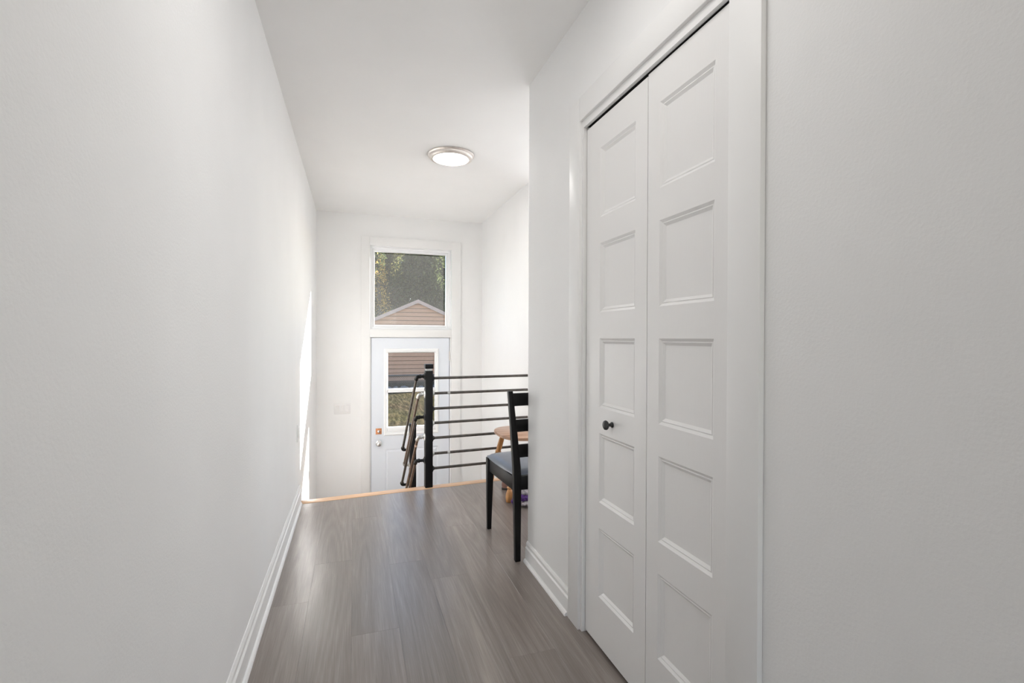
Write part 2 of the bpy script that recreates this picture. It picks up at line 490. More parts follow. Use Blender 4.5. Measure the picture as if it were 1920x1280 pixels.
# room behind the camera, with a window in its far wall
mb = MB()
mb.box((-3.1, -4.0, -0.3), (-3.0, Y0+0.1, ZC)); mb.box((3.4, -4.0, -0.3), (3.5, Y0+0.1, ZC))
mb.box((-3.0, Y0, -0.3), (XL-TW, Y0+0.1, ZC)); mb.box((1.65, Y0, -0.3), (3.4, Y0+0.1, ZC))
mb.box((-3.1, -4.1, -0.3), (-0.75, -4.0, ZC)); mb.box((1.95, -4.1, -0.3), (3.5, -4.0, ZC))
mb.box((-0.75, -4.1, -0.3), (1.95, -4.0, 0.58)); mb.box((-0.75, -4.1, 2.22), (1.95, -4.0, ZC))
struct('wall_living', mb, M['wall'], (0, -2, 0))
struct('ceiling', MB().box((-3.1, -4.1, ZC), (4.62, YB+0.16, ZC+0.15)), M['ceil'], (0, 1, ZC))

def sash(name, a, b, axis, mat, glass):
    """plain fixed window in a wall: frame and pane; axis = thin axis (0 x, 1 y)"""
    o = empty(name, [(p+q)/2 for p, q in zip(a, b)]); o['kind'] = 'structure'
    w = 0.06
    mb = MB()
    lo, hi = list(a), list(b)
    h = 1 - axis
    for k in (0, 1):
        p, q = list(lo), list(hi)
        if k == 0: q[h] = lo[h] + w
        else: p[h] = hi[h] - w
        mb.box(p, q)
        p, q = list(lo), list(hi); p[h] += w; q[h] -= w
        if k == 0: q[2] = lo[2] + w
        else: p[2] = hi[2] - w
        mb.box(p, q)
    mb.build('window_frame', mat, o)
    p, q = list(lo), list(hi)
    p[h] += w; q[h] -= w; p[2] += w; q[2] -= w
    c = (a[axis] + b[axis]) / 2
    p[axis], q[axis] = c - 0.003, c + 0.003
    MB().box(p, q).build('pane', glass, o)
    return o
sash('window_2', (4.53, 2.80, 0.92), (4.59, 3.80, 2.18), 0, M['vinyl'], M['glass'])
sash('window_3', (-0.75, -4.08, 0.58), (1.95, -4.02, 2.22), 1, M['vinyl'], M['glass'])

# ------------------------------------------------------------------ floor of planks
floor = empty('floor', (0, 0, 0)); floor['kind'] = 'structure'
mb = MB()
mb.prism([(XL, Y0), (XR+0.05, Y0), (XR+0.05, YC-0.02), (XS, YC-0.02), (XS, edge_in(XS)+0.06), (XL, edge_in(XL)+0.06)], -0.2, -0.006)
mb.box((XR+0.05, Y0+0.1, -0.2), (1.55, YC-0.1, -0.006))
mb.build('subfloor', M['gap'], floor)
mb = MB()
mb.box((-3.0, -4.0, -0.2), (3.4, Y0, 0.0))
mb.box((XS, YC, -0.2), (4.5, 3.90, 0.0)); mb.box((XS+TW, 3.90, -0.2), (4.5, YB, 0.0))
mb.build('floor_beyond', M['plank'], floor)
PWID, PLEN, SEAM0 = 0.1856, 1.31, -0.1930
joints = {-1: 2.345, 0: 2.716, 1: 2.02, 2: 2.60, 3: 2.38, 4: 1.70, 5: 2.55, 6: 2.15, 7: 2.9, 8: 2.5, 9: 2.3}
g = 0.00008
plank_cache = {}
for k in range(-1, 9):
    x0 = max(SEAM0 + k * PWID, XL); x1 = min(SEAM0 + (k + 1) * PWID, XS)
    if x1 - x0 < 0.01: continue
    js = joints[k]
    while js > Y0: js -= PLEN
    while True:
        ya, yb_ = js, js + PLEN
        js += PLEN
        ya = max(ya, Y0)
        if ya > 3.95: break
        xa, xb = x0, x1
        if xb > XR + 0.03:                        # dining side starts past the closet wall
            if yb_ < YC: 
                if xa > XR + 0.02: continue
                xb = min(xb, XR + 0.04)
            elif ya < YC:
                if xa > XR - 0.02: ya = YC - 0.0
                else: pass
        e0, e1 = edge_in(xa), edge_in(xb)
        if ya >= min(e0, e1): continue
        top = [(xa+g, ya+g), (xb-g, ya+g), (xb-g, min(yb_-g, e1)), (xa+g, min(yb_-g, e0))]
        if top[2][1] - ya < 0.02: continue
        # bevelled top edge: joints are slightly recessed
        s = 0.0004
        cx, cy = (xa+xb)/2, (ya+min(yb_, e1))/2
        ins = [(x + (s if x < cx else -s), y + (s if y < cy else -s)) for x, y in top]
        vs = [(x, y, -0.006) for x, y in top] + [(x, y, -0.0004) for x, y in top] + [(x, y, 0.0) for x, y in ins]
        fs = [(3,2,1,0), (8,9,10,11)]
        for i in range(4):
            j = (i+1) % 4
            fs += [(i, j, 4+j, 4+i), (4+i, 4+j, 8+j, 8+i)]
        MB().add(vs, fs).build('plank', M['plank'], floor, origin=(xa, ya, 0))

# oak nosing at the landing edge
xe = XS
mb = MB()
poly = [(XL, edge_in(XL)+0.0006), (xe, edge_in(xe)+0.0006), (xe, edge_out(xe)), (XL, edge_out(XL))]
mb.prism(poly, -0.028, 0.003)
o = struct('trim_1', mb, M['oak'], (0.5, 3.83, 0), bevel=0.004); o['label'] = 'honey oak nosing along the edge of the landing'

# stairs down to the lower landing
st = empty('stairs', (0.6, 4.2, 0)); st['kind'] = 'structure'
for i in range(3):
    z = -0.21 * (i + 1); ya = 3.86 + 0.255 * i
    MB().box((XL, ya, z-0.03), (XS, ya+0.285, z)).build('tread', M['stair'], st, bevel=0.004)
for i in range(4):
    ya = 3.86 + 0.255 * i
    ztop = -0.21 * i - 0.03
    MB().box((XL, ya, -0.21*(i+1)), (XS, ya+0.018, ztop)).build('riser', M['trim'], st)
struct('floor_lower', MB().box((XL, 4.60, ZD-0.1), (XS, YB, ZD)), M['plank'], (0.5, 5, ZD))

# ------------------------------------------------------------------ baseboards
def base_profile(h=0.115, t=0.014):
    return [(0, 0), (t, 0), (t, h*0.70), (t*0.62, h*0.76), (t*0.62, h*0.90), (t*0.25, h), (0, h)]
SHOE = [(0, 0), (0.012, 0), (0.0105, 0.008), (0.006, 0.0145), (0, 0.017)]
def run_x(face, sgn, y0, y1, prof, z=0.0):
    """profile swept along y on a wall at x=face, sticking out in sgn*x; y1 may be a function of x for a slanted end"""
    rings = []
    for y in (y0, y1):
        rings.append([(face + sgn*d, y, z + zz) for d, zz in prof])
    return MB().loft(rings, smooth=False)
bl = empty('baseboard_left', (XL, 2.5, 0)); bl['kind'] = 'structure'
run_x(XL, 1, Y0, edge_in(XL)+0.06, base_profile(0.125)).build('baseboard_board', M['trim'], bl)
run_x(XL+0.014, 1, Y0, edge_in(XL), SHOE).build('shoe_moulding', M['trim'], bl)
br = empty('baseboard_right', (XR, 2.1, 0)); br['kind'] = 'structure'
run_x(XR, -1, 1.878, YC+0.002, base_profile(0.108)).build('baseboard_board', M['trim'], br)
run_x(XR-0.014, -1, 1.885, YC+0.002, SHOE).build('shoe_moulding', M['trim'], br)
br2 = empty('baseboard_right_near', (XR, 0.6, 0)); br2['kind'] = 'structure'
run_x(XR, -1, Y0, 0.858, base_profile(0.108)).build('baseboard_board', M['trim'], br2)
run_x(XR-0.014, -1, Y0, 0.855, SHOE).build('shoe_moulding', M['trim'], br2)

# ------------------------------------------------------------------ closet casing (trim_2) and bifold door (door_2)
CF = XR - 0.016
t2 = empty('trim_2', (XR, 1.37, 0)); t2['kind'] = 'structure'
MB().box((CF, 0.860, 0.0), (XR, 0.960, 2.166)).build('casing_board', M['trim'], t2, bevel=0.0025)
MB().box((CF, 1.780, 0.0), (XR, 1.876, 2.166)).build('casing_board', M['trim'], t2, bevel=0.0025)
MB().box((CF, 0.9601, 2.070), (XR, 1.7799, 2.166)).build('casing_board', M['trim'], t2, bevel=0.0025)
MB().box((XR-0.004, 1.766, 0.0), (XR+0.10, 1.789, 2.058)).build('jamb', M['trim'], t2)
MB().box((XR-0.004, 0.946, 0.0), (XR+0.10, 0.956, 2.058)).build('jamb', M['trim'], t2)
MB().box((XR-0.004, 0.946, 2.058), (XR+0.10, 1.789, 2.081)).build('head_jamb', M['trim'], t2)
MB().box((XR-0.0038, 0.957, 2.041), (XR+0.0095, 1.765, 2.058)).build('track_cover', M['trim'], t2)
MB().box((XR+0.0097, 0.957, 2.044), (XR+0.046, 1.765, 2.058)).build('track', M['gap'], t2)
# track is coloured near black, painting in the shade above the leaves
dx = XR + 0.010      # front face of the leaves

def panelled(parent, name, mat, a0, a1, z0, z1, face, thick, holes, axis, sgn, ring, bevel_name='panel', leafmat=None):
    """slab whose outer face lies at `face` on `axis` (0:x,1:y), facing sgn; a = other horizontal axis.
    holes: list of (a0,a1,z0,z1, fill); filled ones get a moulded panel child built from `ring` [(inset, depth)...]"""
    def P(a, z, d):
        c = face - sgn * d
        return (c, a, z) if axis == 0 else (a, c, z)
    A = sorted({a0, a1} | {h[0] for h in holes} | {h[1] for h in holes})
    Z = sorted({z0, z1} | {h[2] for h in holes} | {h[3] for h in holes})
    mb = MB()
    def inside(a, z): return any(h[0] < a < h[1] and h[2] < z < h[3] for h in holes)
    for d in (0, thick):
        for i in range(len(A)-1):
            for j in range(len(Z)-1):
                if inside((A[i]+A[i+1])/2, (Z[j]+Z[j+1])/2): continue
                mb.add([P(A[i], Z[j], d), P(A[i+1], Z[j], d), P(A[i+1], Z[j+1], d), P(A[i], Z[j+1], d)], [(0, 1, 2, 3)])
    def rim(b0, b1, y0, y1):
        c = [(b0, y0), (b1, y0), (b1, y1), (b0, y1)]
        for i in range(4):
            p, q = c[i], c[(i+1) % 4]
            mb.add([P(*p, 0), P(*q, 0), P(*q, thick), P(*p, thick)], [(0, 1, 2, 3)])
    rim(a0, a1, z0, z1)
    for h in holes: rim(*h[:4])
    slab = mb.build(name, mat, parent, bevel=0)
    bm = bmesh.new(); bm.from_mesh(slab.data)
    bmesh.ops.remove_doubles(bm, verts=bm.verts, dist=1e-5); bmesh.ops.recalc_face_normals(bm, faces=bm.faces)
    bm.to_mesh(slab.data); bm.free()
    for h in holes:
        if not h[4]: continue
        mb = MB()
        b0, b1, y0, y1 = h[:4]
        prev = None
        for ins, dep in ring + [(None, None)]:
            if ins is None: break
            c = [P(b0+ins, y0+ins, dep), P(b1-ins, y0+ins, dep), P(b1-ins, y1-ins, dep), P(b0+ins, y1-ins, dep)]
            if prev:
                for i in range(4):
                    mb.add([prev[i], prev[(i+1) % 4], c[(i+1) % 4], c[i]], [(0, 1, 2, 3)])
            prev = c
        mb.add(prev, [(0, 1, 2, 3)])
        back = [P(b0, y0, thick-0.002), P(b1, y0, thick-0.002), P(b1, y1, thick-0.002), P(b0, y1, thick-0.002)]
        mb.add(back, [(3, 2, 1, 0)])
        f0 = [P(b0, y0, 0), P(b1, y0, 0), P(b1, y1, 0), P(b0, y1, 0)]
        for i in range(4):
            mb.add([f0[i], f0[(i+1) % 4], back[(i+1) % 4], back[i]], [(0, 1, 2, 3)])
        p = mb.build(bevel_name, mat, slab)
        bm = bmesh.new(); bm.from_mesh(p.data)
        bmesh.ops.remove_doubles(bm, verts=bm.verts, dist=1e-6); bmesh.ops.recalc_face_normals(bm, faces=bm.faces)
        bm.to_mesh(p.data); bm.free()
    return slab

d2 = empty('door_2', (dx, 1.37, 0)); d2['kind'] = 'structure'
RING = [(0, 0), (0.0085, 0.0060), (0.0115, 0.0045), (0.0205, 0.0105)]
P0, PP, PH = 1.1918, 0.36355, 0.2645
rowz = [(P0 - (i-2)*PP - PH, P0 - (i-2)*PP) for i in range(5)]
leafA = panelled(d2, 'door_leaf', M['leaf_door'], 1.3385, 1.7600, 0.012, 2.030, dx, 0.034,
                 [(1.4078, 1.6512, a, b, True) for a, b in rowz], 0, -1, RING)
leafB = panelled(d2, 'door_leaf', M['leaf_door'], 0.9600, 1.3355, 0.012, 2.034, dx, 0.034,
                 [(1.0343, 1.2733, a, b, True) for a, b in rowz], 0, -1, RING)
mb = MB().lathe((dx, 1.553, 0.877), (-1, 0, 0), [(0, 0.0105), (0.003, 0.0105), (0.006, 0.007), (0.012, 0.0055), (0.018, 0.0075), (0.0215, 0.0155), (0.026, 0.0178), (0.031, 0.0165), (0.0345, 0.011), (0.036, 0.003)], 28)
mb.build('knob', M['knob_black'], leafA)['label'] = 'round black knob'

# ------------------------------------------------------------------ end wall: casing (trim_3), transom (window_1), exterior door (door_1)
t3 = empty('trim_3', (0.6, YB, 0)); t3['kind'] = 'structure'
cy0, cy1 = YB - 0.019, YB
MB().box((0.075, cy0, ZD), (0.167, cy1, 2.285)).build('casing_board', M['trim'], t3, bevel=0.002)
MB().box((1.062, cy0, ZD), (1.167, cy1, 2.285)).build('casing_board', M['trim'], t3, bevel=0.002)
MB().box((0.1672, cy0, 2.193), (1.0618, cy1, 2.285)).build('casing_board', M['trim'], t3, bevel=0.002)
MB().box((0.1672, cy0+0.002, 1.198), (1.0618, cy1, 1.280)).build('casing_board', M['trim'], t3, bevel=0.002)
mb = MB()
mb.box((0.156, YB, ZD), (0.178, YB+0.10, 1.204)); mb.box((1.047, YB, ZD), (1.071, YB+0.10, 1.204))
mb.box((0.178, YB, 1.194), (1.047, YB+0.10, 1.204))
mb.box((0.178, YB+0.050, ZD), (0.195, YB+0.10, 1.194)); mb.box((1.030, YB+0.050, ZD), (1.047, YB+0.10, 1.194)); mb.box((0.195, YB+0.050, 1.177), (1.030, YB+0.10, 1.194))
mb.build('jamb', M['trim'], t3)

w1 = empty('window_1', (0.61, YB, 1.73)); w1['kind'] = 'structure'
def frame(mb, x0, x1, z0, z1, w, y0, y1):
    mb.box((x0, y0, z0), (x0+w, y1, z1)); mb.box((x1-w, y0, z0), (x1, y1, z1))
    mb.box((x0+w, y0, z0), (x1-w, y1, z0+w)); mb.box((x0+w, y0, z1-w), (x1-w, y1, z1))
    return mb
frame(MB(), 0.1555, 1.0715, 1.269, 2.204, 0.017, YB+0.001, YB+0.155).build('window_liner', M['vinyl'], w1)
mb = frame(MB(), 0.1726, 1.0544, 1.2861, 2.1869, 0.022, YB+0.030, YB+0.12)
mb.build('window_frame', M['vinyl'], w1, bevel=0.003)
mb = frame(MB(), 0.1947, 1.0323, 1.3082, 2.1648, 0.024, YB+0.052, YB+0.105)
mb.build('sash', M['vinyl'], w1, bevel=0.003)
MB().box((0.2188, YB+0.078, 1.3323), (1.0082, YB+0.084, 2.1407)).build('pane', M['glass_dusty'], w1)

d1 = empty('door_1', (0.61, YB, ZD)); d1['kind'] = 'structure'
yd = YB + 0.004
slab = panelled(d1, 'door_slab', M['ext_door'], 0.184, 1.041, ZD+0.012, 1.188, yd, 0.044,
                [(0.345, 0.880, 0.175, 1.040, False), (0.330, 0.600, -0.70, -0.040, True), (0.660, 0.915, -0.70, -0.040, True)],
                1, -1, [(0, 0), (0.010, 0.005), (0.018, 0.005), (0.030, -0.001)])
mb = frame(MB(), 0.314, 0.918, 0.112, 1.070, 0.0, yd-0.004, yd+0.05) if False else MB()
def mould(mb, x0, x1, z0, z1, prof):
    """picture-frame moulding: prof = [(inset, height)], mitred"""
    rings = []
    for ins, h in prof:
        rings.append([(x0+ins, yd-h, z0+ins), (x1-ins, yd-h, z0+ins), (x1-ins, yd-h, z1-ins), (x0+ins, yd-h, z1-ins)])
    for i in range(len(rings)-1):
        for k in range(4):
            mb.add([rings[i][k], rings[i][(k+1) % 4], rings[i+1][(k+1) % 4], rings[i+1][k]], [(0, 1, 2, 3)])
    return mb
mould(mb, 0.314, 0.919, 0.110, 1.070, [(0, 0), (0.003, 0.010), (0.016, 0.014), (0.022, 0.010), (0.034, 0.010), (0.046, -0.014)])
gf = mb.build('glazing_frame', M['vinyl'], d1)
MB().box((0.355, yd-0.006, 0.150), (0.879, yd+0.03, 0.203)).build('glazing_rail', M['vinyl'], d1, bevel=0.003)
MB().box((0.359, yd-0.012, 0.585), (0.874, yd+0.03, 0.627)).build('muntin', M['vinyl'], d1, bevel=0.003)
MB().box((0.358, yd+0.014, 0.6272), (0.876, yd+0.019, 1.030)).build('pane', M['glass'], d1)
MB().box((0.358, yd+0.014, 0.2032), (0.876, yd+0.019, 0.5848)).build('pane', M['glass'], d1)
mb = MB().lathe((0.261, yd, 0.031), (0, -1, 0), [(0, 0.032), (0.004, 0.032), (0.007, 0.026), (0.010, 0.014), (0.022, 0.012), (0.028, 0.020), (0.036, 0.027), (0.046, 0.0285), (0.054, 0.026), (0.060, 0.018), (0.062, 0.008)], 32)
mb.build('door_knob', M['chrome'], d1)['label'] = 'round chrome knob'
db = MB().box((0.229, yd-0.006, 0.131), (0.292, yd, 0.196)).build('deadbolt_plate', M['copper'], d1, bevel=0.002)
db['label'] = 'square copper coloured deadbolt plate'
MB().lathe((0.262, yd-0.006, 0.163), (0, -1, 0), [(0, 0.014), (0.004, 0.014), (0.006, 0.010)], 20).box((0.257, yd-0.022, 0.150), (0.267, yd-0.010, 0.176)).build('thumb_turn', M['chrome'], db)
for zc in (0.985, 0.20, -0.585):
    h = MB().box((1.0415, yd-0.003, zc-0.052), (1.060, yd+0.0, zc+0.052))
    h.tube([(1.0415, yd-0.005, zc-0.052), (1.0415, yd-0.005, zc+0.052)], 0.0055, 10)
    h.build('hinge', M['nickel'], d1)

# ------------------------------------------------------------------ switch plates
def rocker_plate(x0, x1, z0, z1, gangs):
    o = empty('light_switch', ((x0+x1)/2, YB, (z0+z1)/2))
    MB().box((x0, YB-0.006, z0), (x1, YB, z1)).build('cover_plate', M['plastic'], o, bevel=0.002)
    w = (x1-x0) / gangs
    for k in range(gangs):
        cx = x0 + w*0.5 + (k - (gangs-1)/2)*(-0.006) + w*k
        mb = MB()
        zc = (z0+z1)/2
        mb.add([(cx-0.0165, YB-0.006, zc-0.034), (cx+0.0165, YB-0.006, zc-0.034), (cx+0.0165, YB-0.006, zc+0.034), (cx-0.0165, YB-0.006, zc+0.034),
                (cx-0.015, YB-0.0075, zc-0.032), (cx+0.015, YB-0.0075, zc-0.032), (cx+0.015, YB-0.0105, zc+0.032), (cx-0.015, YB-0.0105, zc+0.032)],
               [(4,5,6,7), (0,1,5,4), (1,2,6,5), (2,3,7,6), (3,0,4,7), (3,2,1,0)])
        mb.build('rocker', M['plastic'], o)
    return o
tag(rocker_plate(-0.197, -0.033, 0.374, 0.488, 3), 'white three gang rocker switch plate on the wall left of the exterior door', 'light switch')
o = empty('wall_switch', (XL, 3.66, 0.522))
MB().box((XL, 3.628, 0.464), (XL+0.006, 3.700, 0.584)).build('cover_plate', M['plastic'], o, bevel=0.002)
MB().box((XL+0.006, 3.647, 0.490), (XL+0.0095, 3.681, 0.558)).build('rocker', M['plastic'], o, bevel=0.001)
tag(o, 'white single switch plate on the left wall above the landing edge', 'light switch')

# ------------------------------------------------------------------ ceiling light
cl = empty('ceiling_light', (0.675, 3.505, ZC))
MB().lathe((0.675, 3.505, ZC), (0, 0, -1), [(0, 0.168), (0.006, 0.170), (0.010, 0.166), (0.013, 0.159), (0.022, 0.158), (0.029, 0.152), (0.033, 0.142), (0.034, 0.129), (0.030, 0.1265), (0.026, 0.1265)], 64).build('trim_ring', M['nickel'], cl)['label'] = 'brushed nickel ring'
MB().lathe((0.675, 3.505, ZC-0.0275), (0, 0, -1), [(0, 0.126), (0.001, 0.1255), (0.002, 0.10), (0.0025, 0.02)], 64).build('diffuser', M['lamp'], cl)['label'] = 'lit white diffuser'
tag(cl, 'round flush ceiling light with a nickel ring, switched on', 'ceiling light')

# ------------------------------------------------------------------ pipe railing
RX, RY, RS = 0.567, 3.858, 0.029       # upper post centre, half width
rail = empty('pipe_railing', (RX, RY, 0))
tag(rail, 'black steel post and pipe railing along the landing and down the stairs', 'railing')
def rot_box(mb, cx, cy, hw, z0, z1, ang):
    c, s = math.cos(ang), math.sin(ang)
    poly = [(cx + c*a - s*b, cy + s*a + c*b) for a, b in ((-hw, -hw), (hw, -hw), (hw, hw), (-hw, hw))]
    return mb.prism(poly, z0, z1)
ANG = math.atan(0.067)
p1 = rot_box(MB(), RX, RY, RS, 0.003, 0.930, ANG).build('post', M['black_metal'], rail, bevel=0.002)
rot_box(MB(), RX, RY, RS*0.80, 0.930, 0.946, ANG).build('post_collar', M['galv'], p1)
rot_box(MB(), RX, RY, RS*1.12, 0.946, 0.982, ANG).build('post_cap', M['black_metal'], p1, bevel=0.004)
LX, LY = 0.522, 4.56
p2 = rot_box(MB(), LX, LY, RS, -0.63, 0.365, ANG).build('post', M['black_metal'], rail, bevel=0.002)
rot_box(MB(), LX, LY, RS*1.12, 0.365, 0.392, ANG).build('post_cap', M['black_metal'], p2, bevel=0.004)
DXR = Vector((math.cos(ANG), math.sin(ANG), 0))
for i, z in enumerate((0.869, 0.747, 0.625, 0.510, 0.390, 0.265, 0.147)):
    a = Vector((RX, RY, z)) + DXR * RS
    b = a + DXR * ((XS - a.x) / DXR.x)
    r = MB().tube([a, b], 0.0107, 14).build('rail', M['pipe'], rail)
    MB().lathe(a, DXR, [(0, 0.030), (0.004, 0.030), (0.006, 0.024), (0.010, 0.017), (0.016, 0.0155)], 20).build('flange', M['galv'] if i in (1, 3, 5) else M['black_metal'], r)
    if i in (1, 5):
        q = a + DXR * 0.124
        MB().tube([q, q + DXR*0.022], 0.0113, 14).build('sticker', M['sticker'], r)
# sloped pipes down the stairs
DROP = 0.735
for i, (z, xo, long_) in enumerate(((0.885, 0.475, 1), (0.742, 0.490, 0), (0.562, 0.468, 1), (0.404, 0.484, 0), (0.217, 0.468, 1))):
    a = Vector((RX, RY, z)) - DXR * RS
    x2 = xo - 0.045
    top = Vector((xo, RY + 0.004, z))
    low = Vector((x2, LY, z - DROP))
    d = (low - top).normalized()
    mat = M['pipe'] if long_ and i < 4 else M['pipe_brown']
    fit = M['black_metal'] if long_ else M['galv']
    r = MB().tube([top + d*0.03, low - d*0.02], 0.0107, 14).build('sloped_rail', mat, rail)
    # upper elbow: nipple from the post, bend, socket on the pipe
    mb = MB()
    pts = [a, a + (Vector((xo+0.022, a.y, z)) - a)*1.0]
    for t in (0.25, 0.5, 0.75, 1.0):
        p = (1-t)**2*Vector((xo+0.022, a.y, z)) + 2*t*(1-t)*top + t*t*(top + d*0.028)
        pts.append(p)
    mb.tube(pts, [0.0107, 0.0125, 0.0145, 0.015, 0.015, 0.0145], 14)
    mb.tube([pts[1] + Vector((0.006, 0, 0)), pts[1] - Vector((0.004, 0, 0))], 0.017, 14)
    mb.tube([top + d*0.026, top + d*0.036], 0.0165, 14)
    mb.build('elbow', fit, r)
    MB().lathe(a, -DXR, [(0, 0.030), (0.004, 0.030), (0.006, 0.024), (0.010, 0.017), (0.014, 0.0155)], 20).build('flange', fit, r)
    # lower elbow into the lower post
    mb = MB()
    bpost = Vector((LX, LY, z - DROP)) - DXR * RS
    pts = [low - d*0.03]
    for t in (0.25, 0.5, 0.75, 1.0):
        pts.append((1-t)**2*(low - d*0.03) + 2*t*(1-t)*low + t*t*(low + Vector((0.024, 0, 0))))
    pts.append(bpost)
    mb.tube(pts, [0.0145, 0.015, 0.015, 0.0145, 0.0125, 0.0107], 14)
    mb.tube([low - d*0.036, low - d*0.026], 0.0165, 14)
    mb.build('elbow', fit, r)
    MB().lathe(bpost, -DXR, [(0, 0.028), (0.004, 0.028), (0.006, 0.022), (0.010, 0.0155)], 20).build('flange', fit, r)
    if i == 3:
        MB().tube([top + d*0.10, top + d*0.125], 0.0114, 14).build('sticker', M['tan_sticker'], r)

# ------------------------------------------------------------------ black dining chair
ch = empty('dining_chair', (1.04, 2.66, 0))
tag(ch, 'black wooden ladder back dining chair with a blue grey padded seat', 'chair')
def sq(c, hx, hy): 
    x, y, z = c
    return [(x-hx, y-hy, z), (x+hx, y-hy, z), (x+hx, y+hy, z), (x-hx, y+hy, z)]
for s in (0, 1):
    X = (lambda x: x) if s == 0 else (lambda x: 2.082 - x)
    rings = [sq((X(0.833), 2.4375, 0), .0145, .015), sq((X(0.832), 2.441, 0.22), .0175, .017), sq((X(0.8305), 2.442, 0.43), .0200, .018),
             sq((X(0.828), 2.442, 0.50), .0195, .018), sq((X(0.810), 2.439, 0.70), .0160, .016), sq((X(0.7885), 2.436, 0.910), .0125, .014)]
    MB().loft(rings, False).build('leg', M['chair_black'], ch, bevel=0.002)
    rings = [sq((X(0.805), 2.905, 0), .0125, .0125), sq((X(0.806), 2.903, 0.20), .0165, .016), sq((X(0.808), 2.900, 0.37), .0205, .019), sq((X(0.808), 2.900, 0.447), .0205, .019)]
    MB().loft(rings, False).build('leg', M['chair_black'], ch, bevel=0.002)
# aprons
mb = MB()
mb.add([(0.812, 2.455, 0.375), (0.834, 2.455, 0.375), (0.822, 2.885, 0.365), (0.798, 2.885, 0.365),
        (0.812, 2.455, 0.447), (0.834, 2.455, 0.447), (0.822, 2.885, 0.447), (0.798, 2.885, 0.447)],
       [(0,3,2,1),(4,5,6,7),(0,1,5,4),(1,2,6,5),(2,3,7,6),(3,0,4,7)])
mb.build('apron', M['chair_black'], ch, bevel=0.002)
mb = MB()
mb.add([(1.248, 2.455, 0.375), (1.270, 2.455, 0.375), (1.284, 2.885, 0.365), (1.260, 2.885, 0.365),
        (1.248, 2.455, 0.447), (1.270, 2.455, 0.447), (1.284, 2.885, 0.447), (1.260, 2.885, 0.447)],
       [(0,3,2,1),(4,5,6,7),(0,1,5,4),(1,2,6,5),(2,3,7,6),(3,0,4,7)])
mb.build('apron', M['chair_black'], ch, bevel=0.002)
MB().box((0.850, 2.432, 0.378), (1.232, 2.452, 0.452)).build('apron', M['chair_black'], ch, bevel=0.002)
MB().box((0.826, 2.890, 0.370), (1.256, 2.912, 0.447)).build('apron', M['chair_black'], ch, bevel=0.002)
# slats (slightly bowed)
for z0, z1, xa in ((0.829, 0.897, 0.803), (0.690, 0.756, 0.816), (0.552, 0.622, 0.826)):
    rings = []
    n = 12
    for k in range(n+1):
        t = k / n
        x = xa + (2.082 - 2*xa) * t
        bow = 0.0
        y = 2.440 + 0.012*math.sin(math.pi*t)
        rings.append([(x, y-0.008, z0), (x, y+0.008, z0), (x, y+0.008, z1), (x, y-0.008, z1)])
    MB().loft(rings, False).build('slat', M['chair_black'], ch, bevel=0.002)
# padded seat: a domed cushion with rounded edges
def cushion(name, mat, parent):
    nx, ny = 26, 26
    mb = MB()
    top, bot = [], []
    for j in range(ny+1):
        for i in range(nx+1):
            u, v = i/nx*2-1, j/ny*2-1
            # squircle the grid so corners are round
            uu = u*math.sqrt(1 - 0.10*v*v); vv = v*math.sqrt(1 - 0.10*u*u)
            hw = 0.226 + 0.034*(vv*0.5+0.5)
            x = 1.041 + uu*hw
            y = 2.685 + vv*0.232
            e = (1-abs(u)**5)*(1-abs(v)**5)
            dome = 0.024*max(e, 0)**0.38 + 0.010*(1-u*u)*(1-v*v)
            top.append((x, y, 0.459 + dome)); bot.append((x, y, 0.4475))
    W = nx+1
    fs = []
    for j in range(ny):
        for i in range(nx):
            a = j*W+i
            fs.append((a, a+1, a+1+W, a+W))
    mb.add(top, fs, True)
    mb.add(bot, [f[::-1] for f in fs], True)
    per = [i for i in range(W)] + [j*W+nx for j in range(1, ny+1)] + [ny*W+i for i in range(nx-1, -1, -1)] + [j*W for j in range(ny-1, 0, -1)]
    ring0 = [bot[k] for k in per]; ring1 = [(bot[k][0]*1.0 + (bot[k][0]-1.041)*0.018, bot[k][1] + (bot[k][1]-2.682)*0.018, 0.4525) for k in per]; ring2 = [top[k] for k in per]
    n = len(per)
    mb.add(ring0 + ring1 + ring2, [(i, (i+1) % n, n+(i+1) % n, n+i) for i in range(n)] + [(n+i, n+(i+1) % n, 2*n+(i+1) % n, 2*n+i) for i in range(n)], True)
    o = mb.build(name, mat, parent)
    bm = bmesh.new(); bm.from_mesh(o.data); bmesh.ops.remove_doubles(bm, verts=bm.verts, dist=1e-5)
    bmesh.ops.recalc_face_normals(bm, faces=bm.faces); bm.to_mesh(o.data); bm.free()
    return o
cushion('seat', M['vinyl_seat'], ch)['label'] = 'blue grey vinyl padded seat'

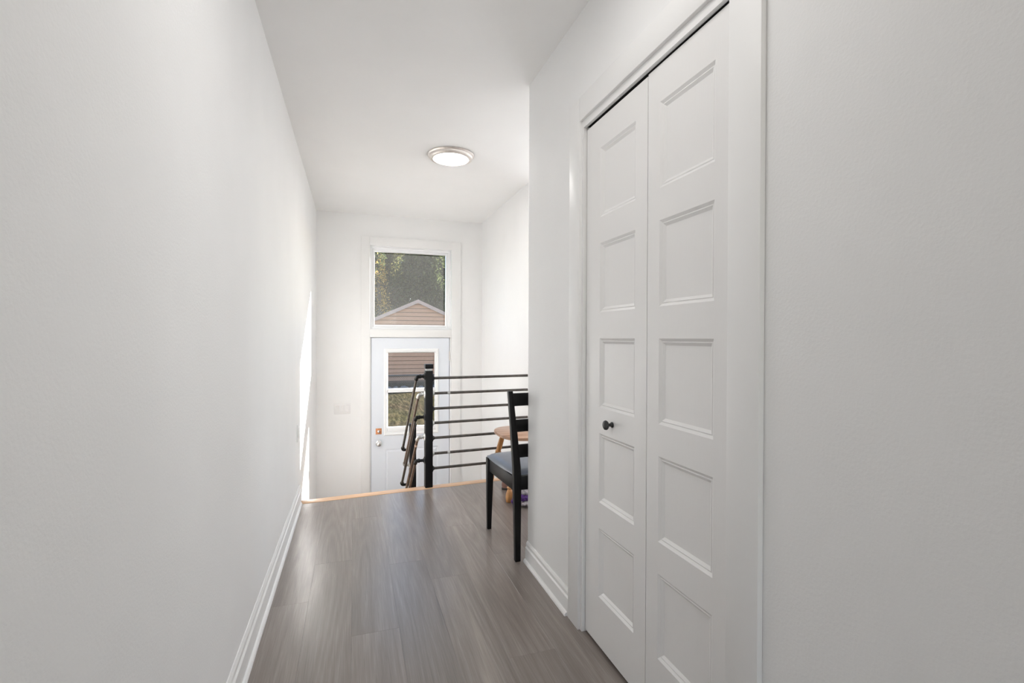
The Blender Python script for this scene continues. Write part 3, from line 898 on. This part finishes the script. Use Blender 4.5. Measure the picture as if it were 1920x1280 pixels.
# ------------------------------------------------------------------ wooden stool
sc_x, sc_y = 1.325, 3.575
stl = empty('wooden_stool', (sc_x, sc_y, 0))
tag(stl, 'low wooden stool with a rounded top and turned honey coloured legs beside the railing', 'stool')
def superellipse(rx, ry, e, z, n=64):
    out = []
    for k in range(n):
        w = 2*math.pi*k/n
        c, s = math.cos(w), math.sin(w)
        out.append((sc_x + rx*math.copysign(abs(c)**(2/e), c), sc_y + ry*math.copysign(abs(s)**(2/e), s), z))
    return out
MB().loft([superellipse(0.262, 0.250, 3.0, 0.434), superellipse(0.270, 0.258, 3.0, 0.438), superellipse(0.270, 0.258, 3.0, 0.456), superellipse(0.264, 0.252, 3.0, 0.460)]).build('stool_top', M['tabletop'], stl)
def turned_leg(foot, top, name='leg'):
    foot, top = Vector(foot), Vector(top)
    L = (top - foot).length
    prof = [(0, .016), (.006, .020), (.035, .0255), (.06, .0255), (.085, .0195), (.092, .0165), (.098, .022), (.106, .022), (.112, .018), (.16, .0195), (.22, .0235),
            (.268, .0245), (.275, .019), (.282, .024), (.292, .024), (.299, .0185), (.33, .0215), (.38, .0205), (L, .017)]
    return MB().lathe(foot, top - foot, prof, 20).build(name, M['honey'], stl)
turned_leg((1.055, 3.800, 0.0), (1.145, 3.700, 0.436))
turned_leg((1.066, 3.318, 0.0), (1.150, 3.430, 0.436))
turned_leg((1.590, 3.800, 0.0), (1.500, 3.710, 0.436))
turned_leg((1.590, 3.330, 0.0), (1.500, 3.430, 0.436))

# ------------------------------------------------------------------ slippers and boot on the floor
def blob(mb, c, r, seed, amp=0.12, nu=26, nv=16, freq=9):
    rg = np.random.default_rng(seed)
    ph = rg.uniform(0, 6.28, 6)
    vs, fs = [], []
    for j in range(nv+1):
        th = math.pi*j/nv
        for i in range(nu):
            p = 2*math.pi*i/nu
            k = 1 + amp*(0.5*math.sin(freq*p + ph[0])*math.sin(freq*th + ph[1]) + 0.3*math.sin(5*p + ph[2] + 4*th) + rg.uniform(-.25, .25))
            vs.append((c[0] + r[0]*k*math.sin(th)*math.cos(p), c[1] + r[1]*k*math.sin(th)*math.sin(p), c[2] + r[2]*k*math.cos(th)))
    for j in range(nv):
        for i in range(nu):
            fs.append((j*nu+i, j*nu+(i+1) % nu, (j+1)*nu+(i+1) % nu, (j+1)*nu+i))
    mb.add(vs, fs, True)
    return mb
sl = empty('knitted_slippers', (1.19, 3.235, 0))
tag(sl, 'purple and grey knitted slippers bundled on the floor behind the chair', 'slippers')
blob(MB(), (1.195, 3.215, 0.024), (0.085, 0.060, 0.023), 1).build('sole', M['knit_grey'], sl)
blob(MB(), (1.165, 3.240, 0.056), (0.060, 0.055, 0.030), 2, 0.2).build('cuff', M['knit_purple'], sl)
blob(MB(), (1.185, 3.250, 0.088), (0.060, 0.050, 0.034), 3).build('toe_cap', M['knit_grey'], sl)
blob(MB(), (1.098, 3.255, 0.026), (0.030, 0.030, 0.024), 4, 0.25).build('tassel', M['knit_purple'], sl)
blob(MB(), (1.230, 3.232, 0.105), (0.018, 0.016, 0.016), 5, 0.2, 16, 10).build('tassel', M['knit_purple'], sl)

bt = empty('ankle_boot', (1.16, 3.62, 0))
tag(bt, 'pinkish brown ankle boot standing on the floor under the wooden stool', 'boot')
def oval(cx, cy, rx, ry, z, n=20): return [(cx + rx*math.cos(2*math.pi*k/n), cy + ry*math.sin(2*math.pi*k/n), z) for k in range(n)]
MB().loft([oval(1.205, 3.62, .098, .036, 0.0), oval(1.205, 3.62, .100, .038, 0.012), oval(1.205, 3.62, .098, .036, 0.016)]).build('sole', M['sole'], bt)
MB().loft([oval(1.205, 3.62, .096, .034, 0.016), oval(1.200, 3.62, .094, .036, 0.040), oval(1.178, 3.62, .068, .036, 0.075), oval(1.160, 3.62, .048, .036, 0.105), oval(1.157, 3.62, .046, .037, 0.17), oval(1.157, 3.62, .050, .041, 0.21), oval(1.157, 3.62, .046, .037, 0.212)]).build('upper', M['boot'], bt)

# ------------------------------------------------------------------ outdoors
GZ = -1.0
gr = struct('ground', MB().box((-60, YB+0.16, GZ-0.2), (80, 90, GZ)), M['ground'], (0, 20, GZ))
# garage with clapboard gable
GX, GY = 2.985, 24.0
gar = empty('garage', (GX, GY, GZ))
tag(gar, 'pinkish beige garage with clapboard siding and a low gable roof beyond the yard', 'garage')
APEX = 2.98
PITCHG = 5.35/12
HW = 3.15
EAVE = APEX - HW*PITCHG
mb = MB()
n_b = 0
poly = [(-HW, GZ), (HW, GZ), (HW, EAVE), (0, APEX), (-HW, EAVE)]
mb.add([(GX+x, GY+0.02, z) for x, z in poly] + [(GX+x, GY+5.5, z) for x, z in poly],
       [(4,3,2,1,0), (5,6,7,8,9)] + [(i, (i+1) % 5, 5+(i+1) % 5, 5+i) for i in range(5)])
mb.build('wall', M['gap_shade'], gar)
BH = 0.196
z = GZ + 0.10
while z < APEX - 0.12:
    zt = min(z + BH - 0.024, APEX - 0.05)
    def half(zz): return HW if zz <= EAVE else max((APEX - 0.04 - zz)/PITCHG, 0.02)
    w0, w1 = min(half(z), HW), min(half(zt), HW)
    vs = []
    for y_, s in ((GY-0.012, 0), (GY+0.019, 1)):
        pass
    vs = [(GX-w0, GY-0.06, z), (GX+w0, GY-0.06, z), (GX+w1, GY-0.035, zt), (GX-w1, GY-0.035, zt),
          (GX-w0, GY+0.018, z), (GX+w0, GY+0.018, z), (GX+w1, GY+0.018, zt), (GX-w1, GY+0.018, zt)]
    MB().add(vs, [(0,1,2,3), (7,6,5,4), (0,4,5,1), (1,5,6,2), (2,6,7,3), (3,7,4,0)]).build('siding_board', M['siding'], gar)
    z += BH
for s in (-1, 1):
    ex = HW + 0.35
    def roofpoly(dz0, dz1, y0, y1):
        a = (GX, APEX); b = (GX + s*ex, APEX - ex*PITCHG)
        vs = [(a[0], y0, a[1]+dz0), (b[0], y0, b[1]+dz0), (b[0], y0, b[1]+dz1), (a[0], y0, a[1]+dz1),
              (a[0], y1, a[1]+dz0), (b[0], y1, b[1]+dz0), (b[0], y1, b[1]+dz1), (a[0], y1, a[1]+dz1)]
        return MB().add(vs, [(0,1,2,3), (7,6,5,4), (0,4,5,1), (1,5,6,2), (2,6,7,3), (3,7,4,0)])
    roofpoly(-0.10, 0.075, GY-0.20, GY-0.16).build('fascia', M['roof'], gar)
    roofpoly(0.0, 0.07, GY-0.158, GY+5.7).build('roof_slope', M['shingle'], gar)
# chain link fence in front of it
fn = empty('chain_link_fence', (2.5, 20.6, GZ))
tag(fn, 'low dark chain link fence in front of the garage', 'fence')
FX0, FX1, FY, FH = -2.0, 8.0, 20.6, 0.60
MB().tube([(FX0, FY, GZ+FH), (FX1, FY, GZ+FH+0.02)], 0.035, 8).build('top_rail', M['fence'], fn)
for k in range(5):
    x = FX0 + k*2.5
    MB().tube([(x, FY, GZ), (x, FY, GZ+FH+0.05)], 0.028, 8).build('fence_post', M['fence'], fn)
mb = MB()
step = 0.085
x = FX0 - FH
while x < FX1:
    for s in (1, -1):
        xa, xb = (x, x+FH) if s == 1 else (x+FH, x)
        za, zb = GZ, GZ+FH
        mb.tube([(xa, FY, za), (xb, FY, zb)], 0.006, 3, caps=False)
    x += step
mb.build('wire_mesh', M['fence'], fn)['kind'] = 'stuff'
# row of dark stones at the foot of the fence
sb = empty('stone_edging', (3, 20.2, GZ))
tag(sb, 'row of dark blue grey stones edging the yard below the fence', 'stone border')
x = -1.0
k = 0
while x < 7:
    w = rng.uniform(0.24, 0.44)
    blob(MB(), (x + w/2, 20.2 + rng.uniform(-.05, .05), GZ + 0.07), (w*0.52, 0.17, rng.uniform(0.11, 0.17)), 100+k, 0.12, 12, 8, 3).build('stone', M['stone'], sb)
    x += w; k += 1
# trees behind the garage
def foliage_mesh(name, mat, parent, centres, count, size):
    """leaf cards scattered in a set of ellipsoids (cx,cy,cz,rx,ry,rz)"""
    cen = np.array(centres, float)
    vol = cen[:, 3]*cen[:, 4]*cen[:, 5]
    idx = rng.choice(len(cen), count, p=vol/vol.sum())
    d = rng.normal(size=(count, 3)); d /= np.linalg.norm(d, axis=1)[:, None]
    r = rng.uniform(0, 1, count)**0.45
    p = cen[idx, :3] + d*r[:, None]*cen[idx, 3:]
    a = rng.normal(size=(count, 3)); a /= np.linalg.norm(a, axis=1)[:, None]
    b = np.cross(a, rng.normal(size=(count, 3))); b /= np.linalg.norm(b, axis=1)[:, None]
    s = size*rng.uniform(0.6, 1.3, count)[:, None]
    v = np.stack([p - a*s, p + b*s*0.55, p + a*s, p - b*s*0.55], 1).reshape(-1, 3)
    org = np.array(parent.location)
    v = v - org
    f = np.arange(count*4).reshape(-1, 4)
    me = bpy.data.meshes.new(name)
    me.from_pydata(v.tolist(), [], f.tolist())
    me.materials.append(mat)
    o = bpy.data.objects.new(name, me); COL.objects.link(o); o.parent = parent
    o['kind'] = 'stuff'
    return o
def tree(x, y, h, w, mat, label, count, size=0.13):
    t = empty('tree', (x, y, GZ))
    tag(t, label, 'tree', 'trees behind the garage')
    MB().tube([(x, y, GZ), (x+0.1, y, GZ+h*0.3), (x-0.1, y+0.1, GZ+h*0.75)], [0.28, 0.2, 0.06], 10).build('trunk', M['bark'], t)
    cs = []
    for k in range(16):
        cs.append((x + rng.uniform(-.55, .55)*w, y + rng.uniform(-.4, .4)*w, GZ + h*(0.2 + 0.66*(k+0.5)/16), w*rng.uniform(.4, .6), w*rng.uniform(.4, .6), h*rng.uniform(.13, .2)))
    foliage_mesh('foliage', mat, t, cs, count, size)
    return t
rows = [
    (0.2, 33.5, 'dark', 'dark leafy tree nearest the left slope of the garage roof'),
    (4.4, 33.5, 'dark', 'dark leafy tree directly behind the peak of the garage roof'),
    (8.6, 33.5, 'olive', 'olive green tree behind the right slope of the garage roof'),
    (2.3, 38.5, 'olive', 'tall olive tree in the gap left of the garage peak'),
    (6.7, 38.5, 'dark', 'tall dark tree in the gap right of the garage peak'),
    (11.2, 38.5, 'dark', 'tall dark tree at the far right beyond the garage'),
    (3.1, 44.5, 'dark', 'tall dark tree farthest back, left of the garage peak'),
    (0.3, 50.5, 'dark', 'tall dark tree farthest back at the left edge of the transom view'),
    (5.2, 50.5, 'olive', 'tallest olive tree straight above the garage peak, farthest back'),
    (9.0, 43.5, 'olive', 'tallest olive tree farthest back at the right')]
for x, y, kind, label in rows:
    tree(x, y, 10.0 + (y-33.5)*0.28, 1.95, M['leaf_green'] if kind == 'dark' else M['leaf_olive'], label, 15000)
tree(1.55, 31.2, 8.0, 0.85, M['leaf_yellow'], 'slender yellow and orange autumn tree at the left edge of the transom view', 1500, 0.055)
